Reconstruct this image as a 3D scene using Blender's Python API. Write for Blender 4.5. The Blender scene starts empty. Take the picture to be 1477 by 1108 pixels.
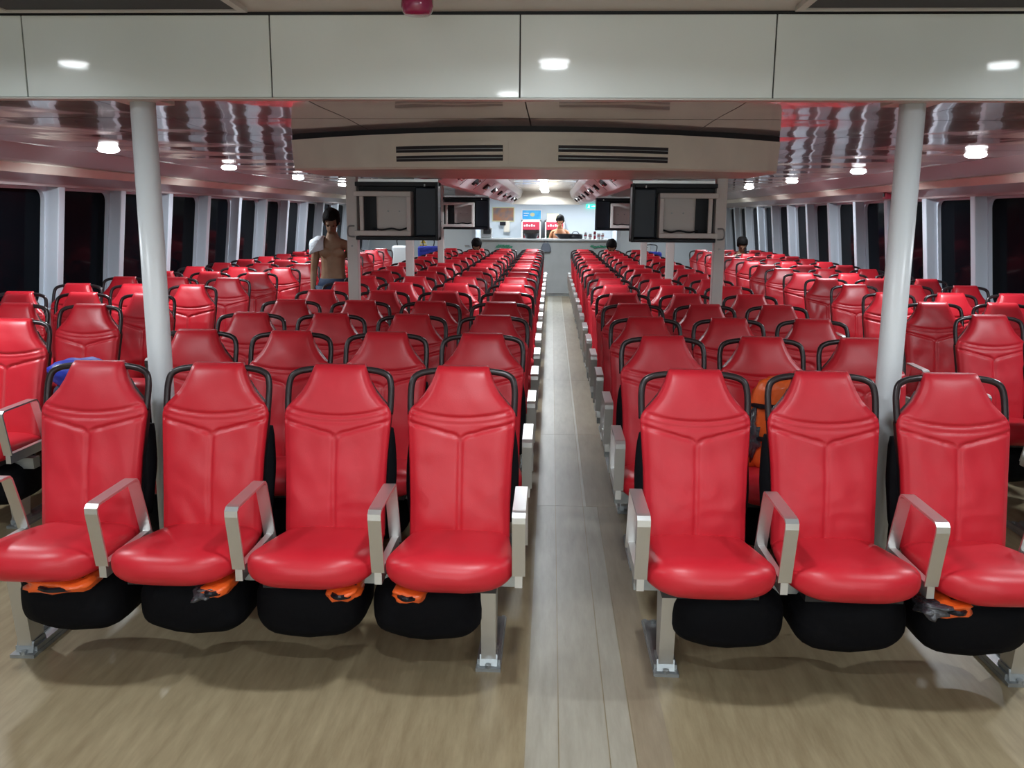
import bpy, bmesh, math, random
from mathutils import Vector, Matrix, noise
PI = math.pi
C = bpy.context.scene.collection
SC = bpy.context.scene
random.seed(7)

# ------------------------------------------------------------------ camera, world, exposure
CAM_H = 1.72
F_PX, PITCH, YAW, ROLL = 1277.94, 0.18777, -0.042632, -0.00762

def ray(x, z):
    y = 1.0
    x, z = x*math.cos(-ROLL)-z*math.sin(-ROLL), x*math.sin(-ROLL)+z*math.cos(-ROLL)
    y, z = y*math.cos(-PITCH)-z*math.sin(-PITCH), y*math.sin(-PITCH)+z*math.cos(-PITCH)
    x, y = x*math.cos(-YAW)-y*math.sin(-YAW), x*math.sin(-YAW)+y*math.cos(-YAW)
    return Vector((x, y, z))
fwd = ray(0, 0)
right = (ray(1, 0)-fwd).normalized()
up = (ray(0, 1)-fwd).normalized()
cam_data = bpy.data.cameras.new('camera')
cam = bpy.data.objects.new('camera', cam_data); C.objects.link(cam)
cam_data.sensor_width = 36.0
cam_data.lens = F_PX/1477.0*36.0
cam_data.clip_start = 0.02
m = Matrix((right, up, -fwd.normalized())).transposed().to_4x4()
m.translation = Vector((0, 0, CAM_H))
cam.matrix_world = m
SC.camera = cam

world = bpy.data.worlds.new('night'); SC.world = world
world.use_nodes = True
world.node_tree.nodes['Background'].inputs[0].default_value = (0.004, 0.006, 0.010, 1)
world.node_tree.nodes['Background'].inputs[1].default_value = 1.0
SC.view_settings.view_transform = 'Standard'
SC.view_settings.look = 'None'
SC.view_settings.gamma = 1.0
SC.view_settings.use_curve_mapping = False
SC.view_settings.exposure = 0.42

LAMP_W = 21.0            # power of one ceiling downlight
GALLEY_W = 16.0
CX = -0.12               # centre line of the cabin
CEIL = 2.20              # aft ceiling
FCEIL = 2.49             # forward ceiling above the camera
FASCIA_Y = 3.60

# ------------------------------------------------------------------ helpers
def link(o, parent=None):
    C.objects.link(o)
    if parent is not None: o.parent = parent
    return o

def mesh_obj(name, bm, mat, parent=None, smooth=False, bevel=0.0):
    me = bpy.data.meshes.new(name)
    bmesh.ops.recalc_face_normals(bm, faces=bm.faces)
    bm.to_mesh(me); bm.free()
    if smooth:
        me.polygons.foreach_set('use_smooth', [True]*len(me.polygons))
    if mat is not None:
        for q in (mat if isinstance(mat, (list, tuple)) else [mat]): me.materials.append(q)
    o = bpy.data.objects.new(name, me)
    link(o, parent)
    if bevel:
        b = o.modifiers.new('bevel', 'BEVEL'); b.width = bevel; b.segments = 2; b.limit_method = 'ANGLE'
    return o

def tag(o, label, cat, group=None):
    o['label'] = label; o['category'] = cat
    if group: o['group'] = group
    return o
def struct(o):
    o['kind'] = 'structure'; return o
def thing(name, label, cat, loc=(0, 0, 0), rz=0, group=None):
    o = bpy.data.objects.new(name, None); C.objects.link(o)
    o.empty_display_size = 0.1
    o.location = loc; o.rotation_euler = (0, 0, rz)
    return tag(o, label, cat, group)

def box(bm, x0, x1, y0, y1, z0, z1, mi=0):
    v = [bm.verts.new(p) for p in ((x0,y0,z0),(x1,y0,z0),(x1,y1,z0),(x0,y1,z0),(x0,y0,z1),(x1,y0,z1),(x1,y1,z1),(x0,y1,z1))]
    for f in ((0,3,2,1),(4,5,6,7),(0,1,5,4),(1,2,6,5),(2,3,7,6),(3,0,4,7)):
        bm.faces.new([v[i] for i in f]).material_index = mi
    return v
def boxbm(*a):
    bm = bmesh.new(); box(bm, *a); return bm

def cyl(bm, p0, p1, r0, r1=None, n=20, cap=True):
    r1 = r0 if r1 is None else r1
    p0, p1 = Vector(p0), Vector(p1); d = (p1-p0).normalized()
    a = Vector((1,0,0)) if abs(d.x) < .9 else Vector((0,1,0))
    u = d.cross(a).normalized(); w = d.cross(u)
    A, B = [], []
    for i in range(n):
        t = 2*PI*i/n; k = u*math.cos(t)+w*math.sin(t)
        A.append(bm.verts.new(p0+k*r0)); B.append(bm.verts.new(p1+k*r1))
    for i in range(n):
        j = (i+1) % n; bm.faces.new((A[i], A[j], B[j], B[i]))
    if cap: bm.faces.new(A[::-1]); bm.faces.new(B)

def catmull(pts, k=6):
    P = [Vector(p) for p in pts]; out = []
    for i in range(len(P)-1):
        a = P[max(i-1, 0)]; b = P[i]; c = P[i+1]; d = P[min(i+2, len(P)-1)]
        for s in range(k):
            t = s/k
            out.append(.5*((2*b)+(c-a)*t+(2*a-5*b+4*c-d)*t*t+(3*b-a-3*c+d)*t**3))
    out.append(P[-1]); return out

def tube(bm, pts, r, n=8, k=5):
    P = catmull(pts, k); rings = []; prev = None
    for i, p in enumerate(P):
        d = (P[min(i+1, len(P)-1)]-P[max(i-1, 0)]).normalized()
        if prev is None:
            a = Vector((0,1,0)) if abs(d.y) < .9 else Vector((1,0,0)); u = d.cross(a).normalized()
        else:
            u = (prev-d*prev.dot(d)).normalized()
        prev = u; w = d.cross(u)
        rings.append([bm.verts.new(p+(u*math.cos(2*PI*j/n)+w*math.sin(2*PI*j/n))*r) for j in range(n)])
    for a, b in zip(rings, rings[1:]):
        for j in range(n):
            q = (j+1) % n; bm.faces.new((a[j], a[q], b[q], b[j]))
    bm.faces.new(rings[0][::-1]); bm.faces.new(rings[-1])

def loft(bm, rings, close=True):
    R = [[bm.verts.new(p) for p in r] for r in rings]; n = len(R[0])
    for a, b in zip(R, R[1:]):
        for j in range(n):
            q = (j+1) % n; bm.faces.new((a[j], a[q], b[q], b[j]))
    if close: bm.faces.new(R[0][::-1]); bm.faces.new(R[-1])

def prism(bm, poly, axis, a, b):
    """poly in the two other axes, extruded along axis from a to b"""
    def P(p, t):
        return {'x': (t, p[0], p[1]), 'y': (p[0], t, p[1]), 'z': (p[0], p[1], t)}[axis]
    A = [bm.verts.new(P(p, a)) for p in poly]; B = [bm.verts.new(P(p, b)) for p in poly]
    n = len(poly)
    for i in range(n):
        j = (i+1) % n; bm.faces.new((A[i], A[j], B[j], B[i]))
    bm.faces.new(A[::-1]); bm.faces.new(B)

def spow(c, e): return math.copysign(abs(c)**e, c)
def interp(x, tab):
    if x <= tab[0][0]: return tab[0][1]
    for (a, b), (c, d) in zip(tab, tab[1:]):
        if x <= c:
            t = (x-a)/(c-a); return b+(d-b)*t
    return tab[-1][1]

# ------------------------------------------------------------------ materials
def mat(name, col, rough=.5, metal=0., spec=.5, coat=0., emit=None, estr=0., bump=None, vary=None, coat_rough=.05):
    """bump = (scale, strength, distance); vary = (scale, second colour, stretch)"""
    M = bpy.data.materials.new(name); M.use_nodes = True
    nt = M.node_tree; b = nt.nodes['Principled BSDF']
    b.inputs['Base Color'].default_value = (*col, 1)
    b.inputs['Roughness'].default_value = rough
    b.inputs['Metallic'].default_value = metal
    b.inputs['Specular IOR Level'].default_value = spec
    b.inputs['Coat Weight'].default_value = coat
    b.inputs['Coat Roughness'].default_value = coat_rough
    if emit:
        b.inputs['Emission Color'].default_value = (*emit, 1); b.inputs['Emission Strength'].default_value = estr
    if bump or vary:
        tc = nt.nodes.new('ShaderNodeTexCoord')
    if bump:
        mp = nt.nodes.new('ShaderNodeMapping'); n = nt.nodes.new('ShaderNodeTexNoise'); bp = nt.nodes.new('ShaderNodeBump')
        n.inputs['Scale'].default_value = bump[0]; n.inputs['Detail'].default_value = 1.5
        bp.inputs['Strength'].default_value = bump[1]; bp.inputs['Distance'].default_value = bump[2]
        if len(bump) > 3: mp.inputs['Scale'].default_value = bump[3]
        nt.links.new(tc.outputs['Object'], mp.inputs[0]); nt.links.new(mp.outputs[0], n.inputs['Vector'])
        nt.links.new(n.outputs['Fac'], bp.inputs['Height']); nt.links.new(bp.outputs[0], b.inputs['Normal'])
        if coat: nt.links.new(bp.outputs[0], b.inputs['Coat Normal'])
    if vary:
        mp = nt.nodes.new('ShaderNodeMapping'); n = nt.nodes.new('ShaderNodeTexNoise'); mx = nt.nodes.new('ShaderNodeMix'); mx.data_type = 'RGBA'
        if len(vary) > 2: mp.inputs['Scale'].default_value = vary[2]
        n.inputs['Scale'].default_value = vary[0]; n.inputs['Detail'].default_value = 5
        cr = nt.nodes.new('ShaderNodeMapRange'); cr.inputs[1].default_value = .35; cr.inputs[2].default_value = .65
        nt.links.new(tc.outputs['Object'], mp.inputs[0]); nt.links.new(mp.outputs[0], n.inputs['Vector'])
        nt.links.new(n.outputs['Fac'], cr.inputs[0]); nt.links.new(cr.outputs[0], mx.inputs[0])
        mx.inputs[6].default_value = (*col, 1); mx.inputs[7].default_value = (*vary[1], 1)
        nt.links.new(mx.outputs[2], b.inputs['Base Color'])
    return M

M_red = mat('red_vinyl', (.57, .016, .029), .41, spec=.45, coat=.12, coat_rough=.3, bump=(260, .12, .002), vary=(3, (.52, .011, .023)))
M_red2 = mat('red_vinyl_worn', (.58, .016, .032), .46, spec=.45, coat=.08, coat_rough=.35, bump=(260, .12, .002), vary=(4, (.50, .010, .022)))
M_tube = mat('dark_tube', (.030, .022, .024), .30, metal=.3)
M_shell = mat('black_shell', (.010, .009, .011), .45)
M_pouch = mat('black_nylon', (.0035, .0035, .005), .75, spec=.12, bump=(30, .3, .01))
M_alu = mat('brushed_aluminium', (.66, .66, .65), .32, metal=.85, bump=(20, .1, .002, (1, 14, 1)))
M_steel = mat('grey_steel', (.42, .44, .44), .38, metal=.7, vary=(9, (.30, .32, .33)))
M_orange = mat('orange_fabric', (.85, .12, .015), .45, coat=.5, coat_rough=.12, bump=(24, .6, .01))
M_clear = mat('plastic_wrap', (.05, .05, .06), .15, coat=.6, bump=(40, .8, .01))
M_white = mat('white_paint', (.76, .79, .82), .35, spec=.5, bump=(3, .1, .01))
M_post = mat('post_paint', (.60, .65, .72), .45)
M_lowwall = mat('lower_wall', (.42, .44, .47), .5)
M_ceil = mat('gloss_ceiling', (.50, .44, .43), .13, spec=.75, coat=.6, coat_rough=.04, bump=(2.4, .30, .03, (1, .6, 1)))
M_fascia = mat('gloss_fascia', (.72, .78, .765), .34, spec=.6, coat=.6, coat_rough=.05, bump=(1.5, .1, .01), vary=(1.5, (.68, .735, .72)))
M_cornice = mat('cornice_paint', (.40, .34, .34), .30, spec=.5, bump=(3, .2, .01))
M_fceil = mat('forward_ceiling', (.50, .48, .45), .35)
M_cream = mat('cream_housing', (.74, .675, .58), .36, vary=(5, (.68, .615, .53)))
M_grille = mat('dark_grille', (.018, .014, .018), .6)
M_gap = mat('black_gasket', (.012, .012, .015), .6)
M_glass = mat('night_glass', (.003, .004, .006), .10, spec=.015)
M_lens = mat('lamp_lens', (1, 1, 1), .4, emit=(.93, .97, 1.0), estr=28.)
M_ring = mat('lamp_ring', (.8, .8, .8), .3)
M_black = mat('black_case', (.006, .007, .011), .40, spec=.3)
M_navy = mat('navy_case', (.010, .016, .034), .35, spec=.35)
M_cabin = mat('cabinet_white', (.72, .68, .65), .4)
M_back = mat('rear_wall', (.62, .68, .74), .5)
M_counter = mat('counter_front', (.40, .42, .43), .45, vary=(4, (.36, .38, .39)))
M_ctop = mat('counter_top', (.75, .78, .80), .25)
M_skin = mat('skin', (.33, .20, .12), .5, vary=(8, (.25, .14, .08)))
M_skin2 = mat('skin_light', (.62, .27, .13), .5)
M_hair = mat('hair', (.006, .005, .005), .75, spec=.15, bump=(80, .6, .01))
M_shorts = mat('blue_shorts', (.012, .030, .075), .7, bump=(30, .5, .01))
M_towel = mat('white_towel', (.75, .80, .85), .8, bump=(90, .6, .01))
M_vest = mat('grey_vest', (.34, .31, .28), .8)
M_eye = mat('eye', (.02, .015, .012), .2)
M_blue = mat('blue_cloth', (.012, .025, .32), .55, bump=(18, .6, .02))
M_navycloth = mat('navy_cloth', (.008, .012, .04), .7, bump=(18, .6, .02))
M_magenta = mat('magenta_cap', (.28, .018, .085), .25, coat=.5)
M_bowl = mat('black_bowl', (.012, .014, .022), .3, coat=.3)
M_green = mat('green_paint', (.02, .22, .12), .5)
M_yellow = mat('yellow_paint', (.75, .50, .02), .5)
M_redsign = mat('red_sign', (.42, .03, .06), .5)
M_chrome = mat('chrome', (.75, .75, .75), .15, metal=1)
M_exit = mat('exit_green', (.02, .5, .3), .5, emit=(.05, .9, .55), estr=1.2)
M_exitw = mat('exit_white', (.9, .95, .9), .5, emit=(.7, 1, .9), estr=1.5)
M_fabric_grey = mat('grey_cloth', (.14, .16, .20), .8)
M_card = mat('cream_card', (.62, .58, .32), .6)

def floor_mat(name, ca, cb, rough, gs=(7, .9, 1)):
    M = bpy.data.materials.new(name); M.use_nodes = True
    nt = M.node_tree; b = nt.nodes['Principled BSDF']; L = nt.links.new
    tc = nt.nodes.new('ShaderNodeTexCoord')
    mp = nt.nodes.new('ShaderNodeMapping'); mp.inputs['Scale'].default_value = gs
    mp.inputs['Rotation'].default_value = (0, 0, .03)
    n = nt.nodes.new('ShaderNodeTexNoise'); n.inputs['Scale'].default_value = 3.2; n.inputs['Detail'].default_value = 8; n.inputs['Roughness'].default_value = .65
    n2 = nt.nodes.new('ShaderNodeTexNoise'); n2.inputs['Scale'].default_value = .9; n2.inputs['Detail'].default_value = 3
    r = nt.nodes.new('ShaderNodeValToRGB'); r.color_ramp.elements[0].position = .32; r.color_ramp.elements[1].position = .70
    r.color_ramp.elements[0].color = (*ca, 1); r.color_ramp.elements[1].color = (*cb, 1)
    L(tc.outputs['Object'], mp.inputs[0]); L(mp.outputs[0], n.inputs['Vector']); L(tc.outputs['Object'], n2.inputs['Vector'])
    mx = nt.nodes.new('ShaderNodeMix'); mx.data_type = 'FLOAT'; mx.inputs[0].default_value = .35
    L(n.outputs['Fac'], mx.inputs[2]); L(n2.outputs['Fac'], mx.inputs[3]); L(mx.outputs[0], r.inputs[0])
    L(r.outputs[0], b.inputs['Base Color'])
    b.inputs['Roughness'].default_value = rough; b.inputs['Specular IOR Level'].default_value = .35
    bp = nt.nodes.new('ShaderNodeBump'); bp.inputs['Strength'].default_value = .15; bp.inputs['Distance'].default_value = .004
    L(n.outputs['Fac'], bp.inputs['Height']); L(bp.outputs[0], b.inputs['Normal'])
    return M
M_floor = floor_mat('wood_vinyl', (.190, .142, .080), (.350, .285, .175), .38)
M_runner = floor_mat('runner_vinyl', (.250, .225, .175), (.38, .350, .285), .36)
M_strip = floor_mat('runner_edge_vinyl', (.34, .32, .27), (.47, .45, .39), .36)
M_runner2 = floor_mat('runner_vinyl_dark', (.19, .145, .092), (.30, .24, .165), .4)

# ------------------------------------------------------------------ setting: floor, walls, ceilings
YB, YF = 21.5, -8.5
floor = struct(mesh_obj('floor', boxbm(-4.9, 4.66, YF, YB+.1, -.06, 0), M_floor))
def sheet(x0, x1, y0, y1, mtl, name='floor_strip', h=.003):
    o = mesh_obj(name, boxbm(x0+.002, x1-.002, y0+.002, y1-.002, 0.0, h), mtl, floor); return o
for (a, b) in ((2.0, 5.12), (5.12, 6.90), (6.90, 9.3), (9.3, 12.4), (12.4, 15.6), (15.6, 19.3)):
    sheet(-.062, .050, a, b, M_strip if a > 5 else M_runner)
    sheet(.050, .215, a, b, M_runner)
    sheet(.215, .235 if a > 5 else .30, a, b, M_strip if a > 5 else M_runner)
    sheet(.235 if a > 5 else .30, .42, a, b, M_runner2)

def mirx(x): return 2*CX-x
# hull sides, built as mirrored profiles.  s=-1 left, +1 right; X(d) = inboard distance from the centre line
POST_X, HEAD_Z, SILL_Z, TILT = 4.08, 1.93, .90, .11
def sx(s, d): return CX+s*d
def post_in(z): return POST_X+TILT*(HEAD_Z-z)
YPOST = [7.56+1.115*k for k in range(-14, 13)]
for s, side in ((-1, 'left'), (1, 'right')):
    # lower wall below the sill
    bm = bmesh.new()
    d = post_in(SILL_Z)
    prism(bm, [(sx(s, d+.02), 0), (sx(s, d+.32), 0), (sx(s, d+.32), SILL_Z-.03), (sx(s, d+.02), SILL_Z-.03)], 'y', YF, YB)
    w = struct(mesh_obj('wall_'+side, bm, M_lowwall))
    mesh_obj('sill', boxbm(min(sx(s, d-.01), sx(s, d+.3)), max(sx(s, d-.01), sx(s, d+.3)), YF, YB, SILL_Z-.03, SILL_Z), M_post, w)
    # cornice over the windows: header band, light cove lip, slope up to the ceiling
    bm = bmesh.new()
    prof = [(sx(s, POST_X), HEAD_Z), (sx(s, POST_X-.005), HEAD_Z+.02), (sx(s, 3.90), 2.015), (sx(s, 3.865), 2.025),
            (sx(s, 3.80), 2.085), (sx(s, 3.765), 2.10), (sx(s, 3.60), CEIL-.005), (sx(s, 3.60), CEIL+.05), (sx(s, POST_X+.4), CEIL+.05), (sx(s, POST_X+.4), HEAD_Z)]
    prism(bm, prof, 'y', FASCIA_Y+.05, YB)
    struct(mesh_obj('trim_%d' % (1 if s < 0 else 2), bm, M_cornice))
    bm = bmesh.new()
    prism(bm, [(sx(s, 3.872), 2.014), (sx(s, 3.862), 2.012), (sx(s, 3.795), 2.074), (sx(s, 3.802), 2.086)], 'y', FASCIA_Y+.06, YB-.01)
    mesh_obj('cove_strip', bm, M_cream, bpy.data.objects['trim_%d' % (1 if s < 0 else 2)])
    # forward part of the hull side above the windows
    struct(mesh_obj('trim_%d' % (3 if s < 0 else 4), boxbm(min(sx(s, POST_X), sx(s, POST_X+.4)), max(sx(s, POST_X), sx(s, POST_X+.4)), YF, FASCIA_Y+.05, HEAD_Z, FCEIL+.05), M_fceil))
    # posts
    for y in YPOST:
        bm = bmesh.new()
        prism(bm, [(sx(s, post_in(SILL_Z)), SILL_Z), (sx(s, post_in(SILL_Z)+.14), SILL_Z), (sx(s, POST_X+.14), HEAD_Z+.01), (sx(s, POST_X), HEAD_Z+.01)], 'y', y, y+.10)
        mesh_obj('window_post', bm, M_post, w, bevel=.008)
    # windows: framed pane in each bay, rounded corners
    for k, y in enumerate(YPOST[:-1]):
        y0, y1 = y+.10, YPOST[k+1]
        n = 6; R = .09; f = .022
        inner = []
        for (cy, cz, a0) in ((y1-f-R, HEAD_Z-f-R, 0), (y0+f+R, HEAD_Z-f-R, 90), (y0+f+R, SILL_Z+f+R, 180), (y1-f-R, SILL_Z+f+R, 270)):
            for i in range(n+1):
                a = math.radians(a0+90*i/n); inner.append((cy+R*math.cos(a), cz+R*math.sin(a)))
        outer = []
        for i, (yy, zz) in enumerate(inner):
            c = i//(n+1); oy, oz = ((y1, HEAD_Z), (y0, HEAD_Z), (y0, SILL_Z), (y1, SILL_Z))[c]
            outer.append((oy, oz))
        def W(p, dd): return (sx(s, post_in(p[1])+dd), p[0], p[1])
        bm = bmesh.new(); N = len(inner)
        I0 = [bm.verts.new(W(p, .115)) for p in inner]; I1 = [bm.verts.new(W(p, .15)) for p in inner]
        O0 = [bm.verts.new(W(p, .115)) for p in outer]
        for i in range(N):
            j = (i+1) % N
            bm.faces.new((I0[i], I0[j], I1[j], I1[i]))
            try:
                if (i+1) % (n+1) == 0: bm.faces.new((O0[i], O0[j], I0[j], I0[i]))
                else: bm.faces.new((O0[i], I0[j], I0[i]))
            except ValueError: pass
        bmesh.ops.remove_doubles(bm, verts=bm.verts, dist=1e-5)
        wn = struct(mesh_obj('window_%d' % (k+1+(0 if s < 0 else 26)), bm, M_post))
        bm = bmesh.new()
        a = [W((y0, SILL_Z), .15), W((y1, SILL_Z), .15), W((y1, HEAD_Z), .15), W((y0, HEAD_Z), .15)]
        b = [W((y0, SILL_Z), .158), W((y1, SILL_Z), .158), W((y1, HEAD_Z), .158), W((y0, HEAD_Z), .158)]
        A = [bm.verts.new(p) for p in a]; B = [bm.verts.new(p) for p in b]
        bm.faces.new(A); bm.faces.new(B[::-1])
        for i in range(4): bm.faces.new((A[i], A[(i+1) % 4], B[(i+1) % 4], B[i]))
        mesh_obj('pane', bm, M_glass, wn)

# aft ceiling in panels with open joints
ceil_root = struct(mesh_obj('ceiling', boxbm(-4.4, 4.2, FASCIA_Y+.05, YB, CEIL+.02, CEIL+.06), M_gap))
xs = [sx(0, 0)+CX*0+i*.93 for i in range(-4, 5)]
xs = [CX+i*.93 for i in range(-4, 5)]
ys = [FASCIA_Y+.05+i*(YB-FASCIA_Y-.05)/18 for i in range(19)]
for i in range(len(xs)-1):
    for j in range(len(ys)-1):
        x0, x1 = xs[i], xs[i+1]
        x0 = max(x0, CX-3.62); x1 = min(x1, CX+3.62)
        bm = bmesh.new(); rings = []; ya, yb = ys[j]+.007, ys[j+1]-.007; ph = random.uniform(-.4, .4)
        for q in range(11):           # each sheet bows a few millimetres between its battens
            t = q/10; z = CEIL-.0045*math.sin(PI*t)**2*(1+ph)-.0012*math.sin(2*PI*t+ph*3)*math.sin(PI*t)
            rings.append([(x0+.003, ya+(yb-ya)*t, z), (x1-.003, ya+(yb-ya)*t, z), (x1-.003, ya+(yb-ya)*t, CEIL+.015), (x0+.003, ya+(yb-ya)*t, CEIL+.015)])
        V = [[bm.verts.new(r[0]), bm.verts.new(r[1])] for r in rings]      # visible skin, its own smooth island
        for a, b in zip(V, V[1:]): bm.faces.new((a[0], b[0], b[1], a[1]))
        loft(bm, [(r[0], r[1], r[2], r[3]) for r in (rings[0], rings[-1])])
        for v in bm.verts:
            if len(v.link_faces) > 2 and v.co.z < CEIL+.005: v.co.z += .002
        po = mesh_obj('ceiling_panel', bm, M_ceil, ceil_root)
        for f in po.data.polygons: f.use_smooth = f.index < 10
# forward ceiling, with louvred hatches
fc = struct(mesh_obj('ceiling_forward', boxbm(-4.4, 4.2, YF, FASCIA_Y, FCEIL, FCEIL+.05), M_fceil))
fc.name = 'ceiling.001'
# fascia between the two ceiling heights
fas = struct(mesh_obj('trim_5', boxbm(-4.4, 4.2, FASCIA_Y+.012, FASCIA_Y+.05, CEIL-.03, FCEIL+.05), M_gap))
fx = [-4.4, -4.05, -3.075, -2.096, -1.109, -.132, .843, 1.82, 2.80, 3.78, 4.2]
for a, b in zip(fx, fx[1:]):
    mesh_obj('fascia_panel', boxbm(a+.0025, b-.0025, FASCIA_Y, FASCIA_Y+.012, CEIL-.028, FCEIL-.012), M_fascia, fas, bevel=.002)
mesh_obj('bottom_edge', boxbm(-4.4, 4.2, FASCIA_Y-.004, FASCIA_Y+.055, CEIL-.036, CEIL-.029), M_fceil, fas)
# walls behind camera and at the far end
struct(mesh_obj('wall_front', boxbm(-4.6, 4.4, YF-.1, YF, 0, FCEIL+.05), M_back))
wb = struct(mesh_obj('wall_back', boxbm(-4.6, 4.4, YB, YB+.1, 0, CEIL+.05), M_back))
# cross beam and side bulkheads at the galley
struct(mesh_obj('trim_6', boxbm(CX-.72, CX+.72, 18.3, 18.5, 1.95, CEIL), M_cream))
for s in (-1, 1):
    a, b = sorted((sx(s, 1.62), sx(s, 1.54)))
    struct(mesh_obj('wall_galley_'+('left' if s < 0 else 'right'), boxbm(a, b, 19.6, YB, 0, CEIL), M_back))

# ------------------------------------------------------------------ the seats (local origin on the floor; headrest top at y=0)
ZB, HT = .455, .667
def yc(z):
    v = (z-ZB)/HT
    return -.165*(1-v)-.020*math.sin(PI*min(max(v, 0), 1))
HW = [(.455,.200),(.50,.200),(.60,.200),(.75,.205),(.88,.214),(.925,.217),(.945,.214),(.962,.203),(.985,.180),(1.015,.153),(1.05,.132),(1.085,.117),(1.11,.108),(1.122,.101)]
def backrest_mesh(seed):
    NU, NV = 56, 104
    bm = bmesh.new(); F, B = [], []
    off = Vector((seed*7.3, seed*3.1, seed*11.7))
    for j in range(NV+1):
        v = j/NV; z = ZB+HT*v; h = interp(z, HW); rf, rb = [], []
        for i in range(NU+1):
            u = -1+2*i/NU
            u = math.sin(u*PI/2)*.35+u*.65
            x = u*h
            th = .010+.036*max(0, 1-abs(u)**7)**.5*max(0, 1-abs(2*v-1)**22)**.5
            th += .010*math.exp(-((z-1.0)/.09)**2)*(1-u*u)
            q = (x/.21)**2; g = 0
            if abs(u) < .97:
                g += .0095*math.exp(-((z-(.930+.032*q))/.0066)**2)
                g += .0045*math.exp(-((z-(.908+.030*q))/.0060)**2)
                ax = abs(x)
                zl = .836+.034*max(0, 1-(1-ax/.055)**2)**.5 if ax < .055 else .870+.040*((ax-.055)/.155)**.85
                if ax > .004: g += .0110*math.exp(-((z-zl)/.0072)**2)
                if z < .85: g += .0095*math.exp(-(x/.0068)**2)*min(1, (z-.455)/.05)
                if z > .95: g += .0022*math.exp(-((abs(u)-.90)/.04)**2)
                else: g += .003*math.exp(-((abs(u)-.93)/.03)**2)
            p = Vector((x*5.5+z*2.2, z*4.2-x*2, 0))+off
            wr = noise.noise(p)*.0105+noise.noise(p*2.1+Vector((5, 1, 2)))*.0055
            sl = (.8, -.6, .25, -.3)[seed % 4]; p2 = Vector(((x+z*.9)*4, (z-x*sl)*13+noise.noise(p)*1.5, 3))+off
            wr += noise.noise(p2)*.0024
            amp = 1.0 if z < .9 else .45
            yy = yc(z)-th+g-wr*amp*(1-abs(u)**6)
            rf.append(bm.verts.new((x+off.x*0, yy, z-.004*(1-u*u)*0)))
            rb.append(bm.verts.new((x*.985, yc(z)+.012, z)))
        F.append(rf); B.append(rb)
    for j in range(NV):
        for i in range(NU):
            bm.faces.new((F[j][i], F[j][i+1], F[j+1][i+1], F[j+1][i]))
            bm.faces.new((B[j][i], B[j+1][i], B[j+1][i+1], B[j][i+1]))
        bm.faces.new((F[j][0], F[j+1][0], B[j+1][0], B[j][0]))
        bm.faces.new((F[j][NU], B[j][NU], B[j+1][NU], F[j+1][NU]))
    for i in range(NU):
        bm.faces.new((F[0][i], B[0][i], B[0][i+1], F[0][i+1]))
        bm.faces.new((F[NV][i], F[NV][i+1], B[NV][i+1], B[NV][i]))
    return bm
def cushion_mesh(seed):
    bm = bmesh.new(); rings = []; N = 44
    ts = [i/22*.72 for i in range(22)]+[.72+.28*(1-(1-i/20)**1.8) for i in range(21)]
    for t in ts:
        y = -.135-.530*t
        a = .190+(.233-.190)*min(1, t/.7)**.8
        if t > .62: s = (t-.62)/.38; a *= max(.0, 1-(s*.992)**3.2)**(1/2.3)
        c = .450+.030*min(1, t/.8); b = .038+.028*min(1, t/.75)
        if t > .84: s = (t-.84)/.16; b *= max(.0, 1-(s*.99)**2.2)**.5
        if t < .05: b *= (.6+.4*t/.05)
        r = []
        for i in range(N):
            w = 2*PI*i/N; cx = spow(math.cos(w), 2/3.4); cz = spow(math.sin(w), 2/2.7)
            x = a*cx; z = c+b*cz
            if cz > 0:
                z += .006*(1-cx*cx)*math.sin(PI*min(1, t*1.1))
                z += noise.noise(Vector((x*5+seed*9, y*5, seed)))*.006*(1-abs(cx)**4)
            if cz < .3 and t > .6: z += noise.noise(Vector((x*9+seed*4, z*14, 2)))*.004
            r.append((x, y, z))
        rings.append(r)
    loft(bm, rings); return bm
def shell_mesh():
    bm = bmesh.new(); rings = []
    for j in range(24):
        z = .47+(1.05-.47)*j/23; h = interp(z, HW)*.975; y = yc(z)+.012; d = .055 if z < .9 else .055-.035*(z-.9)/.15
        rings.append([(-h, y, z), (h, y, z), (h, y+d*.6, z), (h*.9, y+d, z), (-h*.9, y+d, z), (-h, y+d*.6, z)])
    loft(bm, rings); return bm
def frame_mesh():
    bm = bmesh.new()
    h = [(.208, .930), (.210, .985), (.209, 1.035), (.199, 1.072), (.172, 1.090), (.135, 1.098), (.09, 1.101)]
    pts = [(-x, yc(z)+.006, z) for x, z in h]+[(x, yc(z)+.006, z) for x, z in h[::-1]]
    tube(bm, pts, .0132, n=10, k=5); return bm
def armrest_mesh(w=.046):
    # flat bar bent into an inverted U, in the y-z plane
    path = [(-.572, .470), (-.600, .600), (-.618, .680), (-.618, .700), (-.604, .710), (-.585, .712), (-.330, .716), (-.312, .714), (-.300, .702), (-.292, .680), (-.250, .560), (-.215, .450)]
    P = [Vector((0, a, b)) for a, b in path]; t = .0085; rings = []
    for i, p in enumerate(P):
        d = (P[min(i+1, len(P)-1)]-P[max(i-1, 0)]).normalized(); nrm = Vector((0, -d.z, d.y))
        rings.append([p+nrm*t/2+Vector((-w/2, 0, 0)), p+nrm*t/2+Vector((w/2, 0, 0)), p-nrm*t/2+Vector((w/2, 0, 0)), p-nrm*t/2+Vector((-w/2, 0, 0))])
    bm = bmesh.new(); loft(bm, rings)
    box(bm, -w/2+.010, w/2-.010, -.575, -.20, .425, .475)       # mounting block
    return bm
def pan_mesh():
    bm = bmesh.new()
    box(bm, -.17, .17, -.56, -.14, .395, .418)
    box(bm, -.18, .18, -.17, -.14, .395, .47)
    return bm
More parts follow.
